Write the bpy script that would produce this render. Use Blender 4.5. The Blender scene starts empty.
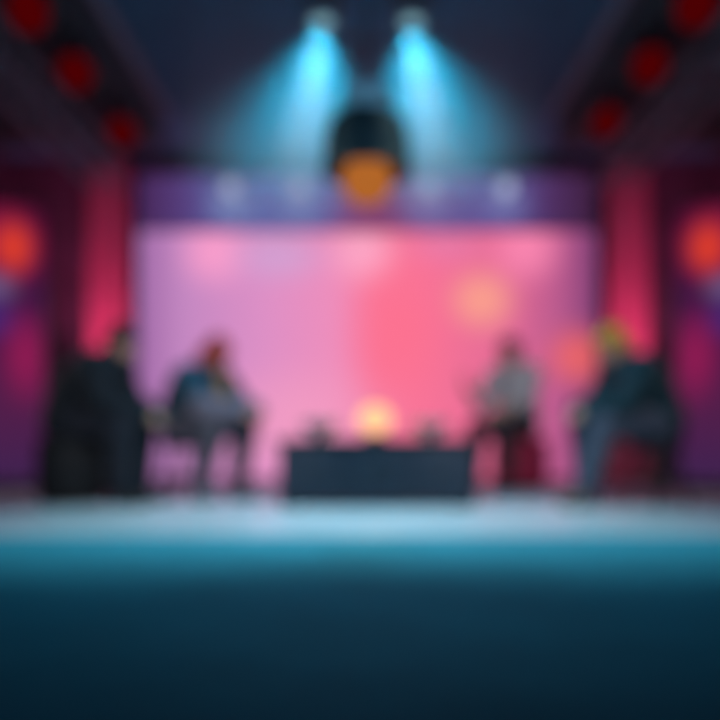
import bpy, bmesh, math, random
from mathutils import Vector, Matrix, Quaternion
random.seed(7)
S = bpy.context.scene
COL = S.collection
PI = math.pi
V = Vector

# ------------------------------------------------------------------ camera
FPX, HOR, EYE = 800.0, 440.0, 0.43
def at(px, py, d):
    """pixel + distance -> point in the room (x right, y away from the camera, z up)"""
    return V(((px - 360) / FPX * d, d, EYE + (HOR - py) / FPX * d))
cam_d = bpy.data.cameras.new('camera')
cam = bpy.data.objects.new('camera', cam_d)
COL.objects.link(cam)
cam.location = (0, 0, EYE)
cam.rotation_euler = (PI / 2, 0, 0)
cam_d.sensor_width = 36
cam_d.lens = 40
cam_d.shift_y = (HOR - 360) / 720
cam_d.clip_start = 0.05
cam_d.dof.use_dof = True
cam_d.dof.focus_distance = 0.8
cam_d.dof.aperture_fstop = 1.15
S.camera = cam

# ------------------------------------------------------------------ materials
def lin(c):
    return tuple(((v / 255) / 12.92 if v / 255 <= 0.04045 else (((v / 255) + 0.055) / 1.055) ** 2.4) for v in c)
def mat(name, col, rough=0.6, metal=0.0, noise=0.12, scale=30, spec=0.4, bump=0.0, sheen=0.0):
    m = bpy.data.materials.new(name); m.use_nodes = True
    nt = m.node_tree; b = nt.nodes['Principled BSDF']
    b.inputs['Roughness'].default_value = rough
    b.inputs['Metallic'].default_value = metal
    b.inputs['Specular IOR Level'].default_value = spec
    b.inputs['Sheen Weight'].default_value = sheen
    tc = nt.nodes.new('ShaderNodeTexCoord')
    n = nt.nodes.new('ShaderNodeTexNoise'); n.inputs['Scale'].default_value = scale; n.inputs['Detail'].default_value = 4
    nt.links.new(tc.outputs['Object'], n.inputs['Vector'])
    r = nt.nodes.new('ShaderNodeValToRGB')
    c = col
    r.color_ramp.elements[0].position = 0.3; r.color_ramp.elements[1].position = 0.7
    r.color_ramp.elements[0].color = tuple(v * (1 - noise) for v in c) + (1,)
    r.color_ramp.elements[1].color = tuple(min(1, v * (1 + noise)) for v in c) + (1,)
    nt.links.new(n.outputs['Fac'], r.inputs['Fac']); nt.links.new(r.outputs['Color'], b.inputs['Base Color'])
    if bump:
        bp = nt.nodes.new('ShaderNodeBump'); bp.inputs['Strength'].default_value = bump; bp.inputs['Distance'].default_value = 0.01
        nt.links.new(n.outputs['Fac'], bp.inputs['Height']); nt.links.new(bp.outputs['Normal'], b.inputs['Normal'])
    return m
def glow(name, col, strength):
    m = bpy.data.materials.new(name); m.use_nodes = True
    nt = m.node_tree; nt.nodes.clear()
    e = nt.nodes.new('ShaderNodeEmission'); o = nt.nodes.new('ShaderNodeOutputMaterial')
    e.inputs['Color'].default_value = tuple(col) + (1,); e.inputs['Strength'].default_value = strength
    nt.links.new(e.outputs[0], o.inputs[0]); return m
def picture(name, stops, blobs, axis='X', span=(-1, 1), strength=1.0):
    """what a glowing panel emits: a colour ramp along one axis and soft round spots; all in the display's own object coordinates
    stops (pos, rgb255); blobs (x, z, radius x, radius z, rgb255, weight)"""
    m = bpy.data.materials.new(name); m.use_nodes = True
    nt = m.node_tree; nt.nodes.clear(); N = nt.nodes.new; L = nt.links.new
    tc = N('ShaderNodeTexCoord'); sx = N('ShaderNodeSeparateXYZ'); L(tc.outputs['Object'], sx.inputs[0])
    mr = N('ShaderNodeMapRange'); mr.inputs['From Min'].default_value = span[0]; mr.inputs['From Max'].default_value = span[1]
    L(sx.outputs[axis], mr.inputs['Value'])
    r = N('ShaderNodeValToRGB'); cr = r.color_ramp
    while len(cr.elements) < len(stops): cr.elements.new(0.5)
    for e, (p, c) in zip(cr.elements, stops):
        e.position = p
    for e, (p, c) in zip(cr.elements, stops):
        e.color = lin(c) + (1,)
    L(mr.outputs['Result'], r.inputs['Fac'])
    out = r.outputs['Color']
    for (x, z, rx, rz, c, w) in blobs:
        mp = N('ShaderNodeMapping'); mp.vector_type = 'POINT'
        L(tc.outputs['Object'], mp.inputs['Vector'])
        mp.inputs['Location'].default_value = (-x / rx, 0, -z / rz)
        mp.inputs['Scale'].default_value = (1 / rx, 0, 1 / rz)
        ln = N('ShaderNodeVectorMath'); ln.operation = 'LENGTH'; L(mp.outputs[0], ln.inputs[0])
        mm = N('ShaderNodeMapRange'); mm.interpolation_type = 'SMOOTHSTEP'
        mm.inputs['From Min'].default_value = 0; mm.inputs['From Max'].default_value = 1
        mm.inputs['To Min'].default_value = w; mm.inputs['To Max'].default_value = 0
        L(ln.outputs['Value'], mm.inputs['Value'])
        mx = N('ShaderNodeMix'); mx.data_type = 'RGBA'
        L(mm.outputs['Result'], mx.inputs[0]); L(out, mx.inputs[6]); mx.inputs[7].default_value = lin(c) + (1,)
        out = mx.outputs[2]
    e = N('ShaderNodeEmission'); o = N('ShaderNodeOutputMaterial'); e.inputs['Strength'].default_value = strength
    L(out, e.inputs['Color']); L(e.outputs[0], o.inputs[0]); return m

M = {}
M['floor'] = mat('floor_paint', (0.035, 0.24, 0.31), rough=0.85, noise=0.10, scale=3, spec=0.08)
M['stage'] = mat('pale_stage_floor', (0.36, 0.37, 0.40), rough=0.42, noise=0.06, scale=3, spec=0.35)
M['wall'] = mat('dark_wall', (0.09, 0.034, 0.068), rough=0.8, noise=0.2, scale=4)
M['ceiling'] = mat('ceiling_paint', (0.02, 0.08, 0.125), rough=0.85, noise=0.15, scale=4)
M['soffit'] = mat('soffit_paint', (0.035, 0.032, 0.036), rough=0.8, noise=0.2, scale=5)
M['black'] = mat('black_metal', (0.015, 0.016, 0.018), rough=0.45, noise=0.2, spec=0.5)
M['steel'] = mat('grey_truss_metal', (0.10, 0.12, 0.14), rough=0.45, metal=0.4, noise=0.1)
M['grey'] = mat('grey_metal', (0.28, 0.29, 0.30), rough=0.4, metal=0.3, noise=0.1)
M['bowl'] = mat('grey_glaze', (0.74, 0.70, 0.74), rough=0.35, noise=0.08)
M['curtain'] = mat('red_curtain', (0.50, 0.055, 0.15), rough=0.75, noise=0.15, scale=40, sheen=0.3)
M['case'] = mat('navy_black_board', (0.028, 0.040, 0.066), rough=0.5, noise=0.2, scale=20)
M['casetop'] = mat('dark_table_top', (0.03, 0.03, 0.036), rough=0.4, noise=0.2, scale=20)
M['redlens'] = glow('red_lens', (0.62, 0.002, 0.008), 0.115)
M['bluelens'] = glow('blue_lens', (0.42, 0.80, 0.92), .7)
M['palelens'] = glow('pale_lens', (0.55, 0.62, 0.9), .95)
M['amber'] = glow('amber_globe', (1.0, 0.52, 0.26), 1.35)
M['orange'] = glow('orange_globe', (0.80, 0.24, 0.04), 0.55)
M['pinklens'] = glow('pink_lens', (1.0, 0.12, 0.35), 1.5)
M['skin'] = mat('skin', (0.52, 0.30, 0.22), rough=0.55, noise=0.06, scale=25)
M['skin_lamplit'] = mat('skin_lamplit', (0.50, 0.17, 0.11), rough=0.55, noise=0.06, scale=25)  # warm lamp light on the face put into the skin colour
M['eye'] = mat('eye_dark', (0.02, 0.014, 0.012), rough=0.2, noise=0.1)
def cloth(name, c, bump=0.15): return mat(name, c, rough=0.9, noise=0.18, scale=60, spec=0.15, bump=bump, sheen=0.1)

# ------------------------------------------------------------------ mesh helpers
def frame_z(d):
    return V((0, 0, 1)).rotation_difference(d.normalized()).to_matrix()
def add_box(bm, lo, hi, bevel=0.0):
    lo, hi = V(lo), V(hi)
    r = bmesh.ops.create_cube(bm, size=1.0)
    vs = r['verts']
    for v in vs:
        v.co = V([(lo[i] + hi[i]) / 2 + v.co[i] * (hi[i] - lo[i]) for i in range(3)])
    if bevel:
        es = list({e for v in vs for e in v.link_edges})
        bmesh.ops.bevel(bm, geom=es, offset=bevel, segments=2, affect='EDGES', profile=0.6)
def add_tube(bm, a, b, r0, r1=None, seg=16):
    a, b = V(a), V(b); r1 = r0 if r1 is None else r1
    d = b - a
    mx = Matrix.Translation((a + b) / 2) @ frame_z(d).to_4x4()
    bmesh.ops.create_cone(bm, cap_ends=True, segments=seg, radius1=r0, radius2=r1, depth=d.length, matrix=mx)
def add_ball(bm, c, r, R=None, seg=20, rings=14):
    r = V((r, r, r)) if isinstance(r, (int, float)) else V(r)
    mx = Matrix.Translation(V(c)) @ (R.to_4x4() if R is not None else Matrix()) @ Matrix.Diagonal((r.x, r.y, r.z, 1))
    rows = []
    for j in range(rings + 1):
        th = PI * j / rings
        if j in (0, rings): rows.append([bm.verts.new(mx @ V((0, 0, math.cos(th))))])
        else: rows.append([bm.verts.new(mx @ V((math.sin(th) * math.cos(2 * PI * k / seg), math.sin(th) * math.sin(2 * PI * k / seg), math.cos(th)))) for k in range(seg)])
    for A, B in zip(rows, rows[1:]):
        for k in range(seg):
            if len(A) == 1: bm.faces.new((A[0], B[k], B[(k + 1) % seg]))
            elif len(B) == 1: bm.faces.new((A[k], B[0], A[(k + 1) % seg]))
            else: bm.faces.new((A[k], B[k], B[(k + 1) % seg], A[(k + 1) % seg]))
def add_capsule(bm, a, b, r0, r1=None):
    r1 = r0 if r1 is None else r1
    add_tube(bm, a, b, r0, r1, 18); add_ball(bm, a, r0); add_ball(bm, b, r1)
def add_lathe(bm, prof, c=(0, 0, 0), seg=40):
    """closed profile of (radius, z) turned about z"""
    c = V(c); rings = []
    for (r, z) in prof:
        if r < 1e-5: rings.append([bm.verts.new(c + V((0, 0, z)))])
        else: rings.append([bm.verts.new(c + V((r * math.cos(2 * PI * k / seg), r * math.sin(2 * PI * k / seg), z))) for k in range(seg)])
    for A, B in zip(rings, rings[1:]):
        for k in range(seg):
            q = [A[k % len(A)], A[(k + 1) % len(A)], B[(k + 1) % len(B)], B[k % len(B)]]
            u = []
            for v in q:
                if v not in u: u.append(v)
            if len(u) > 2:
                try: bm.faces.new(u)
                except ValueError: pass
def add_torus(bm, c, R, r, seg=40, ms=10, rot=None):
    c = V(c); vs = []
    for i in range(seg):
        a = 2 * PI * i / seg; row = []
        for j in range(ms):
            b = 2 * PI * j / ms
            p = V(((R + r * math.cos(b)) * math.cos(a), (R + r * math.cos(b)) * math.sin(a), r * math.sin(b)))
            row.append(bm.verts.new(c + (rot @ p if rot is not None else p)))
        vs.append(row)
    for i in range(seg):
        for j in range(ms):
            bm.faces.new([vs[i][j], vs[(i + 1) % seg][j], vs[(i + 1) % seg][(j + 1) % ms], vs[i][(j + 1) % ms]])
def bmnew(): return bmesh.new()
def obj(name, bm, m, parent=None, smooth=True, T=None):
    if T is not None: bm.transform(T)
    bmesh.ops.recalc_face_normals(bm, faces=bm.faces[:])
    me = bpy.data.meshes.new(name); bm.to_mesh(me); bm.free()
    if smooth:
        for p in me.polygons: p.use_smooth = True
        try: me.set_sharp_from_angle(angle=math.radians(38))
        except Exception: pass
    me.materials.append(m)
    o = bpy.data.objects.new(name, me); COL.objects.link(o)
    if parent is not None: o.parent = parent
    return o
def tag(o, label, cat, group=None, kind=None):
    if label: o['label'] = label
    if cat: o['category'] = cat
    if group: o['group'] = group
    if kind: o['kind'] = kind
    return o
def thing(name, label, cat, loc=(0, 0, 0), rz=0.0, group=None):
    o = bpy.data.objects.new(name, None); COL.objects.link(o)
    o.empty_display_size = 0.1
    o.location = loc; o.rotation_euler = (0, 0, rz)
    return tag(o, label, cat, group)
def children(o): return [c for c in bpy.data.objects if c.parent == o]
def copy_tree(o, loc=None, rz=None, label=None, parent=None):
    c = o.copy(); COL.objects.link(c)
    if parent is not None: c.parent = parent
    if loc is not None: c.location = loc
    if rz is not None: c.rotation_euler = (0, 0, rz)
    if label: c['label'] = label
    for ch in children(o): copy_tree(ch, parent=c)
    return c
def struct(name, bm, m, label=None):
    o = obj(name, bm, m, smooth=False)
    o['kind'] = 'structure'
    if label: o['label'] = label; 
    return o
def box_obj(name, lo, hi, m, parent=None, bevel=0.0):
    bm = bmnew(); add_box(bm, lo, hi, bevel); return obj(name, bm, m, parent)
def spot(name, loc, target, col, power, deg, blend=1.0, size=0.05):
    l = bpy.data.lights.new(name, 'SPOT'); l.color = col; l.energy = power
    l.spot_size = math.radians(deg); l.spot_blend = blend; l.shadow_soft_size = size
    o = bpy.data.objects.new(name, l); COL.objects.link(o); o.location = loc
    o.rotation_euler = (V(target) - V(loc)).to_track_quat('-Z', 'Y').to_euler(); return o
def point(name, loc, col, power, size=0.05):
    l = bpy.data.lights.new(name, 'POINT'); l.color = col; l.energy = power; l.shadow_soft_size = size
    o = bpy.data.objects.new(name, l); COL.objects.link(o); o.location = loc; return o

# ------------------------------------------------------------------ the room
XW, YB, YF, ZC = 3.6, 8.15, -1.5, 3.3
bm = bmnew(); add_box(bm, (-XW - .2, YF, -0.12), (XW + .2, 3.58, 0)); struct('floor', bm, M['floor'])
bm = bmnew(); add_box(bm, (-XW - .2, 3.58, -0.12), (XW + .2, YB + .2, 0)); struct('stage_floor', bm, M['stage'])
bm = bmnew(); add_box(bm, (-XW - .2, YF, ZC), (XW + .2, YB + .2, ZC + 0.12)); struct('ceiling', bm, M['ceiling'])
bm = bmnew(); add_box(bm, (-XW - .2, YB, 0), (XW + .2, YB + .2, ZC)); struct('wall_back', bm, M['wall'])
bm = bmnew(); add_box(bm, (-XW - .2, YF, 0), (-XW, YB, ZC)); struct('wall_left', bm, M['wall'])
bm = bmnew(); add_box(bm, (XW, YF, 0), (XW + .2, YB, ZC)); struct('wall_right', bm, M['wall'])
SOF_X, SOF_Z, SOF_Y = 1.70, 2.95, 6.9
for k, s in ((1, -1), (2, 1)):
    bm = bmnew(); add_box(bm, (min(s * SOF_X, s * XW), YF, SOF_Z), (max(s * SOF_X, s * XW), SOF_Y, ZC))
    struct('ceiling_soffit_%d' % k, bm, M['soffit'])
    bm = bmnew(); add_box(bm, (min(s * SOF_X, s * (SOF_X - .05)), YF, ZC - .07), (max(s * SOF_X, s * (SOF_X - .05)), SOF_Y, ZC - .001))
    struct('trim_%d' % k, bm, mat('trim_grey_%d' % k, (0.20, 0.17, 0.21), rough=0.7, noise=0.1))

# ------------------------------------------------------------------ big screen, glowing header fascia, side displays
SX0, SX1, SZ0, SZ1, SY = -2.22, 2.37, 0.04, 2.52, 8.0
cx = (SX0 + SX1) / 2
def sx(px): return (px - 360) / FPX * SY - cx
def sz(py): return EYE + (HOR - py) / FPX * SY
scr = thing('led_screen', 'wide glowing pink screen filling the back wall behind the low black table', 'screen', (cx, SY, 0))
pic = picture('screen_picture',
    [(0.0, (158, 104, 166)), (0.10, (196, 136, 194)), (0.28, (222, 144, 198)), (0.43, (238, 142, 188)), (0.52, (250, 118, 152)),
     (0.62, (248, 116, 152)), (0.80, (228, 108, 150)), (0.92, (184, 90, 142)), (1.0, (122, 62, 116))],
    [(sx(300), sz(420), 1.3, 0.8, (246, 160, 196), 0.7),
     (sx(215), sz(252), 0.5, 0.5, (255, 160, 205), 0.9),  # soft lamp glows along the screen's top, painted into the picture
     (sx(280), sz(255), 0.7, 0.4, (206, 166, 216), 0.7),
     (sx(364), sz(250), 0.5, 0.5, (255, 172, 204), 0.9),
     (sx(445), sz(240), 0.6, 0.35, (226, 132, 186), 0.5),
     (sx(526), sz(248), 0.5, 0.5, (255, 138, 180), 0.9),
     (sx(482), sz(300), 0.48, 0.44, (255, 168, 140), .85),
     (sx(578), sz(357), 0.46, 0.46, (255, 108, 92), .75),
     (sx(400), sz(330), 0.7, 1.0, (255, 112, 140), 0.6)],
    'X', (SX0 - cx, SX1 - cx), 1.0)
box_obj('display', (SX0 - cx, 0, SZ0), (SX1 - cx, 0.05, SZ1), pic, scr)
bm = bmnew()
w = (SX1 - SX0) / 2
add_box(bm, (-w - .05, -.012, 0.02), (-w, .07, SZ1 + .0), .006); add_box(bm, (w, -.012, 0.02), (w + .05, .07, SZ1), .006)
add_box(bm, (-w - .05, -.012, 0.02), (w + .05, .07, SZ0), .004)
obj('frame', bm, M['black'], scr)
for x in (-1.9, -.65, .65, 1.9):
    box_obj('foot', (x - .06, -.05, 0), (x + .06, .07, .0205), M['black'], scr, .004)

hd = thing('header_fascia_glow', 'long fascia above the pink screen, its purple and blue lighting painted as glow', 'light band', (cx, SY, 2.525))  # emitting panel stands in for a lit fascia; its lighting is painted
hp = picture('header_glow_paint',
    [(0.0, (70, 36, 84)), (0.10, (86, 62, 124)), (0.26, (98, 112, 182)), (0.40, (100, 104, 176)), (0.47, (136, 66, 124)), (0.54, (136, 62, 116)),
     (0.62, (108, 96, 168)), (0.78, (96, 84, 156)), (0.90, (80, 48, 98)), (1.0, (60, 28, 56))],
    [(sx(232), .26, .34, .25, (130, 150, 200), .8), (sx(300), .26, .34, .25, (130, 150, 205), .8), (sx(428), .26, .34, .25, (140, 130, 190), .8), (sx(505), .26, .34, .25, (120, 125, 180), .8)],  # glow around the pale lamps, painted on the band as soft spots
    'X', (SX0 - cx, SX1 - cx), 1.0)
box_obj('display', (SX0 - cx, 0, 0.015), (SX1 - cx, .06, .555), hp, hd)
bm = bmnew(); add_box(bm, (-w - .05, -.015, 0), (w + .05, .08, .015), .003); add_box(bm, (-w - .05, -.015, .555), (w + .05, .08, .57), .005)
add_box(bm, (-w - .05, -.015, .015), (-w, .08, .555)); add_box(bm, (w, -.015, .015), (w + .05, .08, .555))
obj('frame', bm, M['black'], hd)

def side_display(px, s, label):
    D = 6.9
    t = thing('side_display', label, 'screen', ((px - 360) / FPX * D, D, 0), s * math.radians(-24), 'tall displays at the sides')
    W = .46
    def lz(py): return EYE + (HOR - py) / FPX * D
    i = -s   # towards the room's middle in the display's own x
    p = picture('side_picture', [(0.0, (66, 34, 80)), (0.25, (84, 30, 74)), (0.50, (84, 22, 70)), (0.65, (62, 22, 66)), (0.85, (88, 18, 58)), (1.0, (40, 10, 34))],
                [(i * .15, lz(240), .42, .52, (140, 22, 66), 1.0), (i * .20, lz(245), .25, .34, (228, 64, 40), 1.0), (i * .05, lz(286), .26, .2, (112, 92, 138), .9), (i * .05, lz(318), .28, .28, (70, 38, 118), .9),
                 (i * .30, lz(355), .26, .55, (150, 28, 84), .9)],
                'Z', (lz(470), lz(196)), 1.0)
    box_obj('display', (-W, 0, .08), (W, .05, 2.50), p, t)
    bm = bmnew()
    for a, b in (((-W - .03, -.012, .05), (-W, .07, 2.53)), ((W, -.012, .05), (W + .03, .07, 2.53)), ((-W, -.012, .05), (W, .07, .08)), ((-W, -.012, 2.50), (W, .07, 2.53))): add_box(bm, a, b, .004)
    obj('frame', bm, M['black'], t)
    bm = bmnew(); add_box(bm, (-.34, -.17, 0), (.34, .23, .03), .008); add_box(bm, (-.06, .0, .03), (.06, .06, .055)); obj('base', bm, M['black'], t)
side_display(-12, -1, 'tall display with an orange glow at the left edge, beyond the left curtain')
side_display(733, 1, 'tall display with an orange glow at the right edge, beyond the right curtain')

# ------------------------------------------------------------------ curtains
def curtain(x0, x1, label):
    y, z0, z1 = 7.86, .02, 3.16
    xm = (x0 + x1) / 2
    t = thing('stage_curtain', label, 'curtain', (xm, y, 0), 0, 'red stage curtains')
    bm = bmnew(); n, nz = 90, 24; W = x1 - x0
    F, B = [], []
    for j in range(nz + 1):
        v = j / nz; z = z0 + v * (z1 - z0); rf, rb = [], []
        for i in range(n + 1):
            u = i / n
            amp = .032 * (1 - .55 * v)
            ph = u * 2 * PI * 6.5 + .5 * math.sin(v * 3 + u * 5)
            yy = amp * math.sin(ph) + .006 * math.sin(u * 40 + v * 6)
            x = (u - .5) * W * (1 + .05 * (1 - v))
            rf.append(bm.verts.new((x, yy, z))); rb.append(bm.verts.new((x, yy + .012, z)))
        F.append(rf); B.append(rb)
    for j in range(nz):
        for i in range(n):
            bm.faces.new([F[j][i], F[j][i + 1], F[j + 1][i + 1], F[j + 1][i]]); bm.faces.new([B[j][i + 1], B[j][i], B[j + 1][i], B[j + 1][i + 1]])
        bm.faces.new([B[j][0], F[j][0], F[j + 1][0], B[j + 1][0]]); bm.faces.new([F[j][n], B[j][n], B[j + 1][n], F[j + 1][n]])
    for i in range(n):
        bm.faces.new([B[0][i], B[0][i + 1], F[0][i + 1], F[0][i]]); bm.faces.new([F[nz][i], F[nz][i + 1], B[nz][i + 1], B[nz][i]])
    obj('drape', bm, M['curtain'], t)
    bm = bmnew(); add_tube(bm, (-W / 2 - .06, .006, 3.19), (W / 2 + .06, .006, 3.19), .016); add_ball(bm, (-W / 2 - .06, .006, 3.19), .022); add_ball(bm, (W / 2 + .06, .006, 3.19), .022)
    for x in (-W / 2 - .02, W / 2 + .02): add_tube(bm, (x, .006, 3.19), (x, .006, ZC), .008)
    obj('curtain_rail', bm, M['black'], t)
curtain((88 - 360) / FPX * 7.86, (129 - 360) / FPX * 7.86, 'tall red curtain hanging left of the pink screen')
curtain((608 - 360) / FPX * 7.86, (648 - 360) / FPX * 7.86, 'tall red curtain hanging right of the pink screen')
def uplight(x, y, label):
    t = thing('floor_uplight', label, 'stage light', (x, y, 0), 0, 'floor uplights under the curtains')
    bm = bmnew(); add_lathe(bm, [(0, 0), (.08, 0), (.08, .025), (0, .025)]); obj('base', bm, M['black'], t)
    R = Matrix.Translation((0, 0, .13)) @ Matrix.Rotation(math.radians(-16), 4, 'X')
    bm = bmnew(); add_lathe(bm, [(0, -.07), (.045, -.07), (.075, -.02), (.08, .07), (.072, .07), (.066, .05), (0, .05)]); obj('lamp_housing', bm, M['black'], t, T=R)
    bm = bmnew(); add_lathe(bm, [(0, .052), (.064, .052), (.06, .06), (0, .068)]); obj('lens', bm, M['pinklens'], t, T=R)
    bm = bmnew()
    for s in (-1, 1): add_tube(bm, (s * .088, 0, .02), (s * .088, 0, .14), .007); add_tube(bm, (s * .076, 0, .13), (s * .094, 0, .13), .012)
    add_tube(bm, (-.09, 0, .024), (.09, 0, .024), .007)
    obj('bracket', bm, M['black'], t)
    spot('curtain_light', (x, y + .02, .21), (x, y + .8, 2.3), (1, .21, .46), 250, 66, 1.0, .05)
uplight((106 - 360) / FPX * 7.86, 7.05, 'small pink floor lamp below the left red curtain')
uplight((629 - 360) / FPX * 7.86, 7.05, 'small pink floor lamp below the right red curtain')

# ------------------------------------------------------------------ lamps under the ceiling
def par_can():
    t = thing('red_stage_lamp', '', 'stage light', (0, 0, 0), 0, 'red lamps hanging in rows below the ceiling')
    # origin at the lamp's middle; hung from the soffit above
    R = Matrix.Rotation(math.radians(-62), 4, 'X')   # the mouth looks down and forward
    bm = bmnew(); add_lathe(bm, [(0, .17), (.06, .16), (.085, .10), (.105, .0), (.125, -.09), (.13, -.10), (.122, -.10), (.11, -.07), (0, -.07)]); obj('lamp_housing', bm, M['black'], t, T=R @ Matrix())
    bm = bmnew(); add_lathe(bm, [(0, -.075), (.106, -.075), (.112, -.085), (.09, -.11), (.05, -.123), (0, -.127)]); obj('lens', bm, M['redlens'], t, T=R)
    bm = bmnew()
    for s in (-1, 1):
        add_tube(bm, (s * .125, 0, 0), (s * .125, 0, .13), .009); add_tube(bm, (s * .10, 0, 0), (s * .138, 0, 0), .016)
    add_tube(bm, (-.125, 0, .13), (.125, 0, .13), .009); obj('yoke', bm, M['black'], t)
    bm = bmnew(); add_tube(bm, (0, 0, .13), (0, 0, .155), .02); add_lathe(bm, [(0, .15), (.045, .15), (.045, .18), (0, .18)]); obj('mounting_clamp', bm, M['black'], t)
    return t
pc = par_can()
spots_ = []
for s, pts in ((-1, ((34, -5), (80, 60), (125, 125))), (1, ((690, -3), (645, 65), (603, 127)))):
    for k, (px, py) in enumerate(pts):
        X = 1.78
        D = X * FPX / abs(px - 360)
        spots_.append((V((s * X, D, SOF_Z - .18)), s, k))
NM = ['nearest the camera', 'in the middle of the row', 'nearest the stage']
for i, (p, s, k) in enumerate(spots_):
    lab = 'round red lamp below the %s side of the ceiling, %s' % ('left' if s < 0 else 'right', NM[k])
    if i == 0: o = pc; o.location = p; o['label'] = lab
    else: o = copy_tree(pc, p, 0, lab)

# lattice trusses above the sides
def truss(s, label):
    X, Z, y0, y1, h = s * 2.12, 2.66, 2.4, 6.7, .11
    t = thing('lighting_truss', label, 'truss', (X, y0, Z), 0, 'grey trusses along the sides')
    L = y1 - y0
    for a in (-1, 1):
        for b in (-1, 1):
            bm = bmnew(); add_tube(bm, (a * h, 0, b * h), (a * h, L, b * h), .022); obj('chord', bm, M['steel'], t)
    bm = bmnew(); n = 18
    for k in range(n):
        ya, yb = L * k / n, L * (k + 1) / n; f = 1 if k % 2 else -1
        for a in (-1, 1):
            add_tube(bm, (a * h, ya, -f * h), (a * h, yb, f * h), .010, seg=8); add_tube(bm, (-f * h, ya, a * h), (f * h, yb, a * h), .010, seg=8)
    obj('bracing', bm, M['steel'], t)
    for y in (L * .15, L * .5, L * .88):
        bm = bmnew(); add_tube(bm, (0, y, h), (0, y, SOF_Z - Z), .012); add_tube(bm, (-h, y, h), (h, y, h), .014); obj('hanger', bm, M['black'], t)
truss(-1, 'grey lattice truss running below the left side of the ceiling'); truss(1, 'grey lattice truss running below the right side of the ceiling')

# row of pale lamps on a bar in front of the header band
bar = thing('lighting_bar', 'thin black bar carrying pale lamps above the pink screen', 'lighting bar', (0, 7.75, 3.06))
bm = bmnew(); add_tube(bm, (-2.1, 0, 0), (2.2, 0, 0), .02); obj('pipe', bm, M['black'], bar)
for x in (-1.9, 0.0, 2.0):
    bm = bmnew(); add_tube(bm, (x, 0, .0), (x, 0, ZC - 3.06), .01); obj('hanger', bm, M['black'], bar)
def flood():
    t = thing('pale_stage_lamp', '', 'stage light', (0, 0, 0), 0, 'pale lamps in a row above the screen')
    R = Matrix.Translation((0, 0, -.185)) @ Matrix.Rotation(math.radians(-74), 4, 'X')
    bm = bmnew(); add_lathe(bm, [(0, .11), (.05, .10), (.075, .03), (.088, -.07), (.080, -.07), (.074, -.05), (0, -.05)]); obj('lamp_housing', bm, M['grey'], t, T=R.copy())
    bm = bmnew(); add_lathe(bm, [(0, -.052), (.072, -.052), (.06, -.075), (0, -.085)]); obj('lens', bm, M['palelens'], t, T=R.copy())
    bm = bmnew()
    for s in (-1, 1): add_tube(bm, (s * .095, 0, -.185), (s * .095, 0, -.05), .006); add_tube(bm, (s * .07, 0, -.185), (s * .10, 0, -.185), .01)
    add_tube(bm, (-.095, 0, -.05), (.095, 0, -.05), .006); add_tube(bm, (0, 0, -.05), (0, 0, -.021), .012)
    obj('yoke', bm, M['black'], t)
    bm = bmnew(); add_torus(bm, (0, 0, 0), .027, .006, 24, 8, Matrix.Rotation(PI / 2, 3, 'Y')); obj('mounting_clamp', bm, M['black'], t); return t
fl = flood()
for i, (px, lab) in enumerate(((232, 'pale lamp farthest left in the row above the pink screen'), (300, 'pale lamp left of the hanging lantern, above the pink screen'),
                               (428, 'pale lamp right of the hanging lantern, above the pink screen'), (505, 'pale lamp farthest right in the row above the pink screen'))):
    p = ((px - 360) / FPX * 7.75, 7.75, 3.06)
    if i == 0: fl.location = p; fl['label'] = lab
    else: copy_tree(fl, p, 0, lab)

# two bright blue beam lights
BEAM_D = 5.1
def beam_light(px, aim, label, first=[None]):
    X = (px - 360) / FPX * BEAM_D
    p = V((X, BEAM_D, ZC))
    if first[0] is None:
        t = thing('beam_light', label, 'stage light', p, 0, 'bright blue beam lights'); first[0] = t
        bm = bmnew(); add_box(bm, (-.09, -.09, -.05), (.09, .09, 0), .012); obj('base', bm, M['black'], t)
        bm = bmnew()
        for s in (-1, 1): add_box(bm, (s * .10 - .012, -.025, -.16), (s * .10 + .012, .025, -.03), .006)
        add_box(bm, (-.11, -.03, -.062), (.11, .03, -.045), .005); obj('yoke', bm, M['black'], t)
        bm = bmnew(); add_lathe(bm, [(0, -.085), (.05, -.085), (.075, -.12), (.082, -.20), (.075, -.215), (.068, -.205), (0, -.205)]); obj('head', bm, M['grey'], t)
        bm = bmnew(); add_lathe(bm, [(0, -.207), (.066, -.207), (.05, -.222), (0, -.23)]); obj('lens', bm, M['bluelens'], t)
    else: copy_tree(first[0], p, 0, label)
    src = p + V((0, 0, -.25))
    spot('beam', src, aim, (.004, .28, .45), BEAM_W * 1.1, 92, 1.0, .06)
    spot('beam_core', src, aim, (1.0, .93, .96), BEAM_W * .44, 34, 1.0, .06)
BEAM_W = 420
beam_light(322, (-.70, 4.85, 0), 'bright blue beam light on the ceiling, left of the hanging lantern')
beam_light(412, (.78, 4.85, 0), 'bright blue beam light on the ceiling, right of the hanging lantern')

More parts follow.
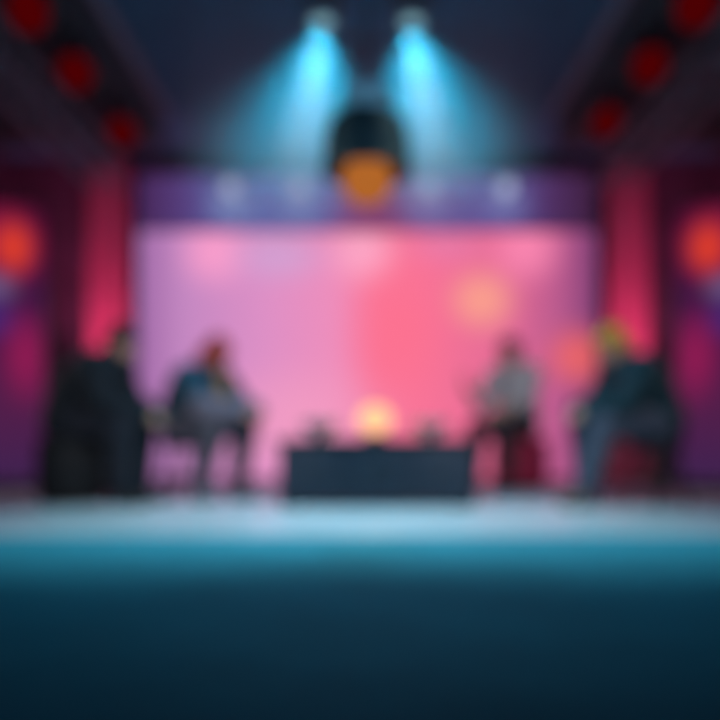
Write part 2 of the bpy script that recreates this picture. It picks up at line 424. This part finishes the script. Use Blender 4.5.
# the thin haze below the ceiling that shows the beams
bm = bmnew(); add_box(bm, (-1.25, 4.62, 1.90), (1.25, 6.6, ZC - .075))
hz = obj('ceiling_haze', bm, M['black'], smooth=False); tag(hz, 'thin haze below the ceiling lit by the two blue beams', 'haze', None, 'stuff')
HAZE = .44
hm = bpy.data.materials.new('haze'); hm.use_nodes = True; nt = hm.node_tree; nt.nodes.clear()
N = nt.nodes.new; L = nt.links.new
vs = N('ShaderNodeVolumeScatter'); vs.inputs['Color'].default_value = (.72, .93, 1, 1); vs.inputs['Anisotropy'].default_value = 0.0
tc = N('ShaderNodeTexCoord'); sp = N('ShaderNodeSeparateXYZ'); L(tc.outputs['Object'], sp.inputs[0])
mr = N('ShaderNodeMapRange')
mr.inputs['From Min'].default_value = 1.92; mr.inputs['From Max'].default_value = 3.22
L(sp.outputs['Z'], mr.inputs['Value'])
rp = N('ShaderNodeValToRGB'); L(mr.outputs['Result'], rp.inputs['Fac'])   # thickest in a layer at mid height
for p_, v_ in ((0.0, 0.0), (.24, .95), (.5, .9), (.75, .6), (1.0, .30)):
    e_ = rp.color_ramp.elements.new(p_) if p_ not in (0.0, 1.0) else rp.color_ramp.elements[0 if p_ == 0 else -1]
    e_.color = (v_, v_, v_, 1)
ab = N('ShaderNodeMath'); ab.operation = 'ABSOLUTE'; L(sp.outputs['X'], ab.inputs[0])
mx_ = N('ShaderNodeMapRange'); mx_.interpolation_type = 'SMOOTHSTEP'
for k, v in (('From Min', .7), ('From Max', 1.24), ('To Min', HAZE), ('To Max', 0.0)): mx_.inputs[k].default_value = v
L(ab.outputs[0], mx_.inputs['Value'])
mu = N('ShaderNodeMath'); mu.operation = 'MULTIPLY'; L(rp.outputs['Color'], mu.inputs[0]); L(mx_.outputs['Result'], mu.inputs[1])
L(mu.outputs[0], vs.inputs['Density'])
o_ = N('ShaderNodeOutputMaterial'); L(vs.outputs[0], o_.inputs['Volume'])
hz.data.materials.clear(); hz.data.materials.append(hm)

# hanging lantern: dark dome with an orange globe below
PD = 4.35
pz = lambda py: EYE + (HOR - py) / FPX * PD
pt = thing('pendant_lamp', 'dark domed pendant lamp with an orange glowing globe, hanging above the stage', 'pendant lamp', ((367 - 360) / FPX * PD, PD, ZC))
def zz(py): return pz(py) - ZC
bm = bmnew(); add_lathe(bm, [(0, 0), (.075, 0), (.07, -.03), (.02, -.05), (0, -.05)]); obj('ceiling_rose', bm, M['black'], pt)
bm = bmnew(); add_tube(bm, (0, 0, -.04), (0, 0, zz(104)), .011); obj('rod', bm, M['black'], pt)
bm = bmnew(); add_lathe(bm, [(0, zz(86)), (.06, zz(87)), (.12, zz(92)), (.15, zz(103)), (.145, zz(113)), (.08, zz(117)), (0, zz(117))]); obj('cap', bm, mat('pale_cap', (.78, .80, .76), .6), pt)
bm = bmnew()
add_lathe(bm, [(.05, zz(111)), (.14, zz(114)), (.20, zz(122)), (.228, zz(137)), (.235, zz(160)), (.24, zz(172)), (.225, zz(172)), (.22, zz(160)), (.21, zz(139)), (.18, zz(127)), (.10, zz(120)), (.05, zz(118)), (.05, zz(111))])
obj('lamp_shade', bm, mat('dark_enamel', (.035, .045, .045), .5), pt)
bm = bmnew(); add_torus(bm, (0, 0, zz(172)), .233, .012); obj('rim', bm, M['black'], pt)
bm = bmnew(); add_ball(bm, (0, 0, zz(180)), (.14, .14, .135), seg=32, rings=20); obj('globe', bm, M['orange'], pt)
bm = bmnew(); add_tube(bm, (0, 0, zz(122)), (0, 0, zz(152)), .03); obj('socket', bm, M['black'], pt)

# ------------------------------------------------------------------ table and what stands on it
TD, TH = 5.1, .435
tx0, tx1 = (276 - 360) / FPX * TD, (479 - 360) / FPX * TD
tw = (tx1 - tx0) / 2; tcx = (tx0 + tx1) / 2
tb = thing('low_table', 'long low black box table in front of the pink screen', 'table', (tcx, TD + .3, 0))
box_obj('table_top', (-tw, -.30, TH - .035), (tw, .30, TH), M['casetop'], tb, .006)
box_obj('body', (-tw + .02, -.28, .03), (tw - .02, .28, TH - .035), M['case'], tb, .004)
for k in range(3):
    a = -tw + .04 + k * (2 * tw - .08) / 3; b = a + (2 * tw - .08) / 3
    d = box_obj('front_panel', (a + .008, -.292, .045), (b - .008, -.281, TH - .055), M['case'], tb, .003)
    bm = bmnew(); add_tube(bm, ((a + b) / 2 - .05, -.303, .24), ((a + b) / 2 + .05, -.303, .24), .006)
    for q in (-.045, .045): add_tube(bm, ((a + b) / 2 + q, -.303, .24), ((a + b) / 2 + q, -.29, .24), .005)
    obj('handle', bm, M['black'], d)
for a in (-1, 1):
    for b in (-1, 1):
        bm = bmnew(); add_box(bm, (a * (tw - .10) - .07, b * .22 - .05, 0), (a * (tw - .10) + .07, b * .22 + .05, .03), .008); obj('foot', bm, M['black'], tb)
gx = (375 - 360) / FPX * (TD + .25)
gl = thing('globe_lamp', 'glowing amber globe lamp in the middle of the low black table', 'lamp', (gx, TD + .25, TH))
bm = bmnew(); add_lathe(bm, [(0, 0), (.075, 0), (.075, .018), (.05, .03), (.045, .04), (0, .04)]); obj('base', bm, M['black'], gl)
bm = bmnew(); add_ball(bm, (0, 0, .135), (.115, .115, .10), seg=32, rings=20); obj('globe', bm, M['amber'], gl)
bm = bmnew(); add_lathe(bm, [(0, .246), (.012, .246), (.02, .236), (.03, .230), (.03, .226), (0, .226)]); obj('cap', bm, M['black'], gl)
def bowl(px, dy, label, first=[None]):
    D = TD + dy
    loc = ((px - 360) / FPX * D, D, TH)
    if first[0] is None:
        t = thing('grey_bowl', label, 'bowl', loc, 0, 'grey bowls on the table'); first[0] = t
        bm = bmnew()
        add_lathe(bm, [(0, .012), (.04, .012), (.08, .035), (.115, .085), (.125, .12), (.118, .12), (.105, .085), (.07, .045), (0, .028)], seg=48); obj('body', bm, M['bowl'], t)
        bm = bmnew(); add_lathe(bm, [(0, 0), (.055, 0), (.05, .013), (0, .013)]); obj('base', bm, M['bowl'], t)
    else: copy_tree(first[0], loc, 0, label)
bowl(320, .28, 'grey bowl on the low black table, left of the glowing globe lamp')
bowl(430, .28, 'grey bowl on the low black table, right of the glowing globe lamp')

# ------------------------------------------------------------------ stools
def stool(loc, rz, m, label, h=.45):
    t = thing('round_stool', label, 'stool', loc, rz, 'stools around the table')
    bm = bmnew(); add_lathe(bm, [(0, h - .065), (.165, h - .065), (.18, h - .05), (.183, h - .02), (.17, h - .003), (.13, h), (0, h)], seg=48); obj('seat', bm, m, t)
    bm = bmnew(); add_lathe(bm, [(0, h - .085), (.15, h - .085), (.155, h - .066), (0, h - .066)]); obj('seat_frame', bm, M['black'], t)
    for k in range(4):
        a = PI / 4 + k * PI / 2; c, s = math.cos(a), math.sin(a)
        bm = bmnew(); add_tube(bm, (c * .20, s * .20, 0), (c * .12, s * .12, h - .08), .013, .016)
        add_tube(bm, (c * .2, s * .2, 0), (c * .2, s * .2, .015), .018); obj('leg', bm, M['black'], t)
    bm = bmnew(); add_torus(bm, (0, 0, .16), .17, .009); obj('foot_ring', bm, M['black'], t)

def pouf(loc, rz, m, label, h=.45, r=.24):
    t = thing('round_pouf', label, 'pouf', loc, rz)
    bm = bmnew(); add_lathe(bm, [(0, .03), (r - .03, .03), (r - .005, .05), (r, .14), (r + .004, .24), (r, h - .07), (r - .012, h - .055), (r - .03, h - .055), (0, h - .055)], seg=56); obj('body', bm, m, t)
    bm = bmnew(); add_lathe(bm, [(0, h - .055), (r - .03, h - .055), (r - .005, h - .045), (r, h - .025), (r - .02, h - .005), (r - .06, h), (0, h)], seg=56); obj('cushion', bm, m, t)
    bm = bmnew(); add_torus(bm, (0, 0, h - .053), r - .008, .006, 56, 8); obj('piping', bm, m, t)
    bm = bmnew(); add_lathe(bm, [(0, 0), (r - .04, 0), (r - .04, .03), (0, .03)], seg=48); obj('base', bm, M['black'], t)

# ------------------------------------------------------------------ people
def fuse(name, bm, m, parent, voxel, smooth_n=4, clip=None):
    """one continuous skin over all the pieces in bm"""
    me = bpy.data.meshes.new(name); bmesh.ops.recalc_face_normals(bm, faces=bm.faces[:]); bm.to_mesh(me); bm.free()
    o = bpy.data.objects.new(name, me); COL.objects.link(o)
    r = o.modifiers.new('r', 'REMESH'); r.mode = 'VOXEL'; r.voxel_size = voxel; r.use_smooth_shade = True
    sm = o.modifiers.new('s', 'SMOOTH'); sm.factor = .5; sm.iterations = smooth_n
    dg = bpy.context.evaluated_depsgraph_get(); dg.update()
    me2 = bpy.data.meshes.new_from_object(o.evaluated_get(dg))
    o.modifiers.clear(); o.data = me2; bpy.data.meshes.remove(me); me2.name = name
    if clip:
        for v in me2.vertices: v.co = clip(v.co)
    me2.materials.clear(); me2.materials.append(m)
    for p in me2.polygons: p.use_smooth = True
    o.parent = parent
    return o
def chain(bm, pts):
    for (a, ra), (b, rb) in zip(pts, pts[1:]): add_capsule(bm, a, b, ra, rb)
def hand(bm, w, d, n, side, curl=.5):
    """palm and five fingers; w wrist, d pointing direction, n the way the palm faces, side = +1 when the thumb lies towards d x n"""
    d = d.normalized(); n = (n - d * n.dot(d)).normalized(); t = d.cross(n).normalized() * side
    for q in (-.028, -.01, .01, .028):
        add_capsule(bm, w + t * q * .7, w + d * .085 + t * q, .015, .0125)
    for q, ln, sp in ((.032, .070, .10), (.011, .080, .03), (-.011, .075, -.03), (-.031, .058, -.12)):
        p = w + d * .085 + t * q; ang = 0.0; r = .0092
        for s_, f in enumerate((.45, .32, .25)):
            ang += curl * (.55 + .25 * s_)
            v = (d * math.cos(ang) + n * math.sin(ang) + t * sp).normalized()
            e = p + v * ln * f; add_capsule(bm, p, e, r, r * .9); p = e; r *= .9
    p = w + d * .02 + t * .03; v1 = (d * .55 + t * .75 + n * .25).normalized(); e = p + v1 * .04
    add_capsule(bm, p, e, .0125, .011); v2 = (d * .85 + t * .25 + n * .35).normalized(); e2 = e + v2 * .03
    add_capsule(bm, e, e2, .0105, .010); add_capsule(bm, e2, e2 + (d * .8 + n * .5).normalized() * .022, .0098, .0088)

def person(label, loc, yaw, P, C):
    """seated figure; own frame: facing +x, y to its left, floor z = 0, hips over the origin"""
    t = thing('person', label, 'person', loc, yaw)
    hx, hz_, pitch = P['head']
    Hc = V((hx, 0, hz_)); Rh = Matrix.Rotation(pitch, 3, 'Y')   # positive pitch: face looks down
    if 'turn' in P: Rh = Matrix.Rotation(P['turn'], 3, 'Z') @ Rh
    def H(x, y, z): return Hc + Rh @ V((x, y, z))
    neck = Hc + V((-.055 - .03 * math.sin(pitch), 0, -.125))
    pel = V((0, 0, .555))
    mid = (pel + neck) / 2 + V((-P.get('hunch', .07), 0, .02))
    def sp(u): return pel * (1 - u) ** 2 + mid * 2 * u * (1 - u) + neck * u * u
    sh_c = sp(.88)
    q = neck - sp(.7); q.normalize()
    sh = {s: sh_c + V((.01, s * P.get('sw', .175), -.012)) for s in (-1, 1)}
    seat = .452
    hip = {s: V((.03, s * .095, .545)) for s in (-1, 1)}
    knee = {-1: V(P['knee_r']), 1: V(P['knee_l'])}
    ank = {-1: V(P['ank_r']), 1: V(P['ank_l'])}
    elb = {-1: V(P['elb_r']), 1: V(P['elb_l'])}
    wri = {-1: V(P['wri_r']), 1: V(P['wri_l'])}
    foot_d = {s: (V((knee[s].x - hip[s].x, (knee[s].y - hip[s].y) * .8, 0))).normalized() for s in (-1, 1)}
    def torso(bm, g):
        for u, rx, ry in ((0, .125, .165), (.2, .118, .155), (.4, .115, .155), (.6, .122, .17), (.78, .115, .175)):
            p = sp(u); d = (sp(min(1, u + .05)) - sp(max(0, u - .05))).normalized()
            R = frame_z(d)
            add_ball(bm, p, (rx + g, ry + g, .115 + g), R)
        add_capsule(bm, sh[-1] * .92 + sh_c * .08, sh[1] * .92 + sh_c * .08, .07 + g, .07 + g)
        for s in (-1, 1): add_capsule(bm, neck + V((0, s * .035, -.02)), sh[s], .05 + g, .062 + g)
    def arm(bm, s, g, end=1.0):
        e = elb[s]; w = e + (wri[s] - e) * end
        chain(bm, [(sh[s], .062 + g), ((sh[s] + e) / 2, .05 + g), (e, .042 + g), (e + (w - e) * .4, .042 + g), (w, .031 + g)])
    def leg(bm, s, g, end=1.0):
        k, a = knee[s], ank[s]; a = k + (a - k) * end
        chain(bm, [(hip[s], .088 + g), ((hip[s] * .5 + k * .5), .078 + g), (k, .058 + g), (k + (a - k) * .35 + V((-.012, 0, 0)), .055 + g), (k + (a - k) * .8, .038 + g), (a, .036 + g)])
    # ---- body
    bm = bmnew()
    torso(bm, 0)
    for s in (-1, 1):
        arm(bm, s, 0); leg(bm, s, 0)
        chain(bm, [(ank[s], .036), (ank[s] + foot_d[s] * .10 + V((0, 0, -.045)), .03), (ank[s] + foot_d[s] * .16 + V((0, 0, -.055)), .024)])
        hd_ = P['hand_l' if s > 0 else 'hand_r']
        hand(bm, wri[s], V(hd_[0]), V(hd_[1]), hd_[2], hd_[3])
    add_capsule(bm, neck + V((-.02, 0, -.04)), H(-.02, 0, -.06), .058, .052)
    add_ball(bm, H(-.012, 0, .03), (.096, .077, .093), Rh); add_ball(bm, H(.015, 0, -.035), (.072, .062, .085), Rh)
    add_ball(bm, H(.052, 0, -.095), (.030, .030, .024), Rh)                      # chin
    add_capsule(bm, H(.083, 0, .012), H(.108, 0, -.028), .009, .014)             # nose
    for s in (-1, 1):
        add_ball(bm, H(.095, s * .012, -.03), .008, Rh)
        add_ball(bm, H(-.005, s * .078, -.005), (.022, .009, .033), Rh)          # ear
        add_capsule(bm, H(.083, s * .014, .032), H(.070, s * .045, .034), .009, .008)   # brow
        add_ball(bm, H(.060, s * .038, -.028), (.024, .022, .02), Rh)            # cheek
    add_capsule(bm, H(.083, -.018, -.058), H(.083, .018, -.058), .008); add_capsule(bm, H(.080, -.014, -.070), H(.080, .014, -.070), .008)
    fuse('body', bm, C['skin'], t, .0062, 2, lambda c: V((c.x, c.y, max(c.z, .458 if (c.x < P.get('seat_x', .2) and abs(c.y) < .25) else .012))))
    for s in (-1, 1):
        bm = bmnew(); add_ball(bm, H(.080, s * .031, .010), (.008, .013, .009), Rh); obj('eye', bm, M['eye'], t)
    # ---- hair
    bm = bmnew()
    add_ball(bm, H(-.024, 0, .048), (.100, .088, .092), Rh); add_ball(bm, H(-.052, 0, .0), (.072, .082, .088), Rh)
    add_ball(bm, H(.038, 0, .088), (.052, .066, .036), Rh)
    for (x, y, z, r) in P.get('hair', ()): add_ball(bm, H(x, y, z), r)
    for k in range(26):
        a = random.uniform(0, 2 * PI); b = random.uniform(.25, 1.2)
        add_ball(bm, H(-.03 + .095 * math.cos(a) * math.cos(b), .083 * math.sin(a) * math.cos(b), .045 + .088 * math.sin(b)), random.uniform(.014, .024))
    fuse('hair', bm, C['hair'], t, .008, 2)
    # ---- trousers
    zc = lambda c: V((c.x, c.y, seat)) if (c.z < seat and c.x < P.get('seat_x', .2) and c.x > -.6 and abs(c.y) < .32) else c
    bm = bmnew()
    add_ball(bm, pel + V((0, 0, -.0)), (.150, .185, .11)); add_ball(bm, sp(.18), (.132, .168, .10))
    for s in (-1, 1): leg(bm, s, P.get('baggy', .024), .93)
    fuse('trousers', bm, C['trousers'], t, .012, 4, zc)
    # ---- top
    bm = bmnew(); torso(bm, P.get('padded', .034))
    add_ball(bm, pel + V((0, 0, .05)), (.158, .195, .09))
    if C['sleeve'] is None:
        for s in (-1, 1): arm(bm, s, P.get('padded', .034) * .75, P.get('cuff', .9))
    else:
        for s in (-1, 1): add_capsule(bm, sh[s], sh[s] + (elb[s] - sh[s]) * .6, .118, .108)
    add_torus(bm, neck + V((-.006, 0, -.01)), .068, .022, 30, 10, frame_z(Hc - neck))   # collar
    fuse(C.get('top_name', 'jacket'), bm, C['top'], t, .011, 3, zc)
    if C['sleeve'] is not None:
        for s in (-1, 1):
            bm = bmnew(); arm(bm, s, P.get('padded', .034) * .7, P.get('cuff', .9)); o = fuse('sleeve', bm, C['sleeve'], t, .010, 3)
            if C.get('sleeve_label'): o['label'] = C['sleeve_label']
    if C.get('scarf') is not None:
        bm = bmnew(); add_torus(bm, neck + V((.012, 0, .0)), .078, .034, 32, 12, frame_z(Hc - neck))
        chain(bm, [(neck + V((.085, .02, -.01)), .034), (neck + V((.12, .03, -.10)), .040), (neck + V((.105, .03, -.20)), .034)])
        fuse('scarf', bm, C['scarf'], t, .010, 3)
    # ---- shoes
    for s in (-1, 1):
        a, f = ank[s], foot_d[s]; y_ = V((-f.y, f.x, 0))
        bm = bmnew()
        base = V((a.x, a.y, 0))
        add_ball(bm, base + V((0, 0, .065)), (.05, .045, .055)); add_ball(bm, base - f * .03 + V((0, 0, .045)), .043)
        chain(bm, [(base + V((0, 0, .06)), .046), (base + f * .09 + V((0, 0, .045)), .043), (base + f * .17 + V((0, 0, .036)), .036)])
        add_ball(bm, base + f * .13 + V((0, 0, .03)), (.055, .047, .036)); add_tube(bm, a + V((0, 0, -.02)), a + V((0, 0, .03)), .047, .046)
        sh_o = fuse('shoe', bm, C['shoe'], t, .009, 3, lambda c: V((c.x, c.y, max(c.z, .014))))
        bm = bmnew(); n = 28; ang = math.atan2(f.y, f.x)
        for z in (0.002, .018):
            ring = []
            for k in range(n):
                th = 2 * PI * k / n; u = math.cos(th); v = math.sin(th)
                wd = .047 * (1.0 if u > -.1 else .9)
                p = base + f * (.06 + .135 * u) + y_ * wd * v
                ring.append(bm.verts.new((p.x, p.y, z)))
            if z < .01: r0 = ring
        bm.faces.new(r0[::-1]); bm.faces.new(ring)
        for k in range(n): bm.faces.new([r0[k], r0[(k + 1) % n], ring[(k + 1) % n], ring[k]])
        obj('sole', bm, C['sole'], sh_o)
    return t

black_cloth = cloth('black_cloth', (.010, .014, .020)); navy_dark = cloth('dark_trousers', (.014, .018, .028))
sole = mat('rubber_sole', (.06, .06, .065), .8)
lean = dict(head=(.37, 1.065, .55), hunch=.10, knee_l=(.46, .15, .515), knee_r=(.46, -.15, .515), ank_l=(.42, .16, .085), ank_r=(.44, -.14, .085),
            elb_l=(.355, .20, .67), elb_r=(.36, -.20, .67), wri_l=(.555, .07, .60), wri_r=(.56, -.06, .61),
            hand_l=((.75, -.55, -.35), (-.1, -.7, -.6), -1, .45), hand_r=((.75, .5, -.40), (-.1, .7, -.6), 1, .45))
R_ = math.radians
# left front: all in black
D = 5.45
person('person in black clothes hunched forward on a black pouf, farthest left', ((72 - 360) / FPX * D, D, 0), R_(-12), dict(lean, hair=(), padded=.072, baggy=.04, hunch=.14, seat_x=.30),
       dict(skin=M['skin'], hair=mat('black_hair', (.008, .009, .012), .7, scale=80), top=black_cloth, sleeve=None, trousers=navy_dark, shoe=mat('black_shoe', (.012, .012, .014), .5), sole=sole))
pouf(((74 - 360) / FPX * D, D, 0), .3, mat('black_cushion', (.006, .009, .013), .8), 'black round pouf under the person in black, farthest left')
# left rear: blue jacket, auburn hair
D = 5.95
P2 = dict(lean, padded=.06, baggy=.034, head=(.315, 1.03, .60), hunch=.115, knee_l=(.46, .16, .53), knee_r=(.45, -.14, .53), ank_l=(.36, .18, .085), ank_r=(.30, -.16, .085),
          elb_l=(.36, .21, .67), elb_r=(.37, -.20, .67), wri_l=(.60, .10, .64), wri_r=(.60, -.05, .63), hair=((-.09, 0, -.05, .075), (-.04, .07, -.05, .05), (-.04, -.07, -.05, .05), (.015, .08, -.03, .04), (.015, -.08, -.03, .04), (.02, -.085, -.09, .04), (.02, .085, -.09, .04), (.03, -.08, -.14, .032), (.03, .08, -.14, .032), (-.04, 0, .09, .07)))
person('person with auburn hair in a blue vest with grey sleeves, leaning forward on a stool', ((185 - 360) / FPX * D, D, 0), R_(-33), P2,
       dict(skin=M['skin_lamplit'], hair=mat('auburn_hair', (.42, .035, .022), .6, scale=80), top=cloth('blue_vest', (.024, .068, .105)), top_name='vest', sleeve=cloth('grey_sleeve', (.20, .175, .225)),
            sleeve_label='grey shirt sleeve', trousers=cloth('slate_trousers', (.10, .10, .13)), scarf=cloth('ochre_scarf', (.45, .22, .05)), shoe=mat('grey_shoe', (.2, .2, .23), .6), sole=sole))
stool(((185 - 360) / FPX * D, D, 0), .6, mat('slate_cushion', (.10, .10, .13), .7), 'grey-blue stool under the person in the blue vest')
# right rear: grey shirt, forearm raised
D = 7.0
P3 = dict(lean, padded=.04, head=(.14, 1.17, .15), hunch=.03, knee_l=(.44, .14, .53), knee_r=(.45, -.13, .53), ank_l=(.40, .15, .085), ank_r=(.46, -.14, .085),
          elb_l=(.22, .23, .76), elb_r=(.24, -.22, .74), wri_l=(.42, .12, .67), wri_r=(.46, -.20, .86),
          hand_l=((.8, -.4, -.3), (0, -.5, -.8), -1, .4), hand_r=((.75, .1, .5), (-.3, .7, .3), 1, .35), cuff=.3, hair=())
person('person in a grey shirt with one forearm raised, sitting upright right of the table', ((518 - 360) / FPX * D, D, 0), R_(226), P3,
       dict(skin=M['skin'], hair=mat('brown_hair', (.04, .022, .02), .6, scale=80), top=cloth('grey_shirt', (.50, .50, .52)), top_name='shirt', sleeve=None,
            trousers=cloth('plum_trousers', (.045, .028, .036)), shoe=mat('dark_shoe', (.03, .02, .025), .6), sole=sole))
pouf(((520 - 360) / FPX * D, D, 0), .2, mat('crimson_cushion', (.34, .012, .06), .7), 'crimson round pouf under the person in the grey shirt')
# right front: teal jacket, blond hair
D = 5.45
P4 = dict(lean, padded=.056, baggy=.034, head=(.335, 1.055, .55), hunch=.10, knee_l=(.50, .14, .53), knee_r=(.47, -.17, .53), ank_l=(.62, .15, .085), ank_r=(.44, -.18, .085),
          elb_l=(.37, .20, .66), elb_r=(.37, -.20, .66), wri_l=(.57, .08, .62), wri_r=(.57, -.06, .63), hair=((-.08, 0, -.05, .055), (.06, .04, .085, .035), (.06, -.03, .09, .035)))
person('person with blond hair in a dark teal jacket, bent forward on a stool, farthest right', ((657 - 360) / FPX * D, D, 0), R_(194), P4,
       dict(skin=M['skin'], hair=mat('blond_hair', (.52, .30, .025), .6, scale=80), top=cloth('teal_jacket', (.010, .037, .052)), sleeve=None,
            trousers=cloth('blue_grey_trousers', (.055, .075, .115)), shoe=mat('brown_shoe', (.10, .08, .07), .6), sole=sole))
stool(((657 - 360) / FPX * D, D, 0), .4, mat('navy_cushion', (.02, .03, .05), .7), 'dark stool under the blond person, farthest right')

# ------------------------------------------------------------------ light
for x, w_ in ((-2.1, 75), (-.8, 420), (.8, 420), (2.1, 75)):
    spot('front_wash', (x, 4.15, 3.2), (x, 4.1, 0), (.54, .90, 1.0), w_, 64, 1.0, .12)
spot('floor_fill', (0, 1.9, 3.2), (0, 2.8, 0), (.10, .60, .85), 84, 72, 1.0, .2)  # unseen fill spot added to make a weak pool on the foreground floor
for s in (-1, 1):
    spot('front_light', (s * .7, 1.6, 3.2), (s * 1.5, 5.8, .8), (1.0, .90, .92), 420, 42, 1.0, .15)
point('globe_light', (gx, TD + .25 - .14, TH + .2), (1, .5, .2), 1.2, .05)
point('pendant_light', ((367 - 360) / FPX * PD, PD, pz(215)), (1, .4, .12), 1.5, .08)
for s in (-1, 1):
    spot('ceiling_fill', (s * 1.2, 2.0, 2.3), (s * .4, 6.0, ZC), (.16, .46, .8), 60, 100, 1.0, .2)  # fill spots in mid-air, added to turn the ceiling blue
wd = bpy.data.worlds.new('world'); S.world = wd; wd.use_nodes = True
wd.node_tree.nodes['Background'].inputs['Color'].default_value = (.10, .22, .32, 1)
wd.node_tree.nodes['Background'].inputs['Strength'].default_value = 0.05

# ------------------------------------------------------------------ render look
S.view_settings.view_transform = 'Standard'; S.view_settings.look = 'None'
S.view_settings.exposure = 0.0; S.view_settings.gamma = 1.0
try: S.view_settings.use_curve_mapping = False
except Exception: pass
S.cycles.use_denoising = True
S.cycles.volume_bounces = 0
S.cycles.volume_step_rate = 1.0
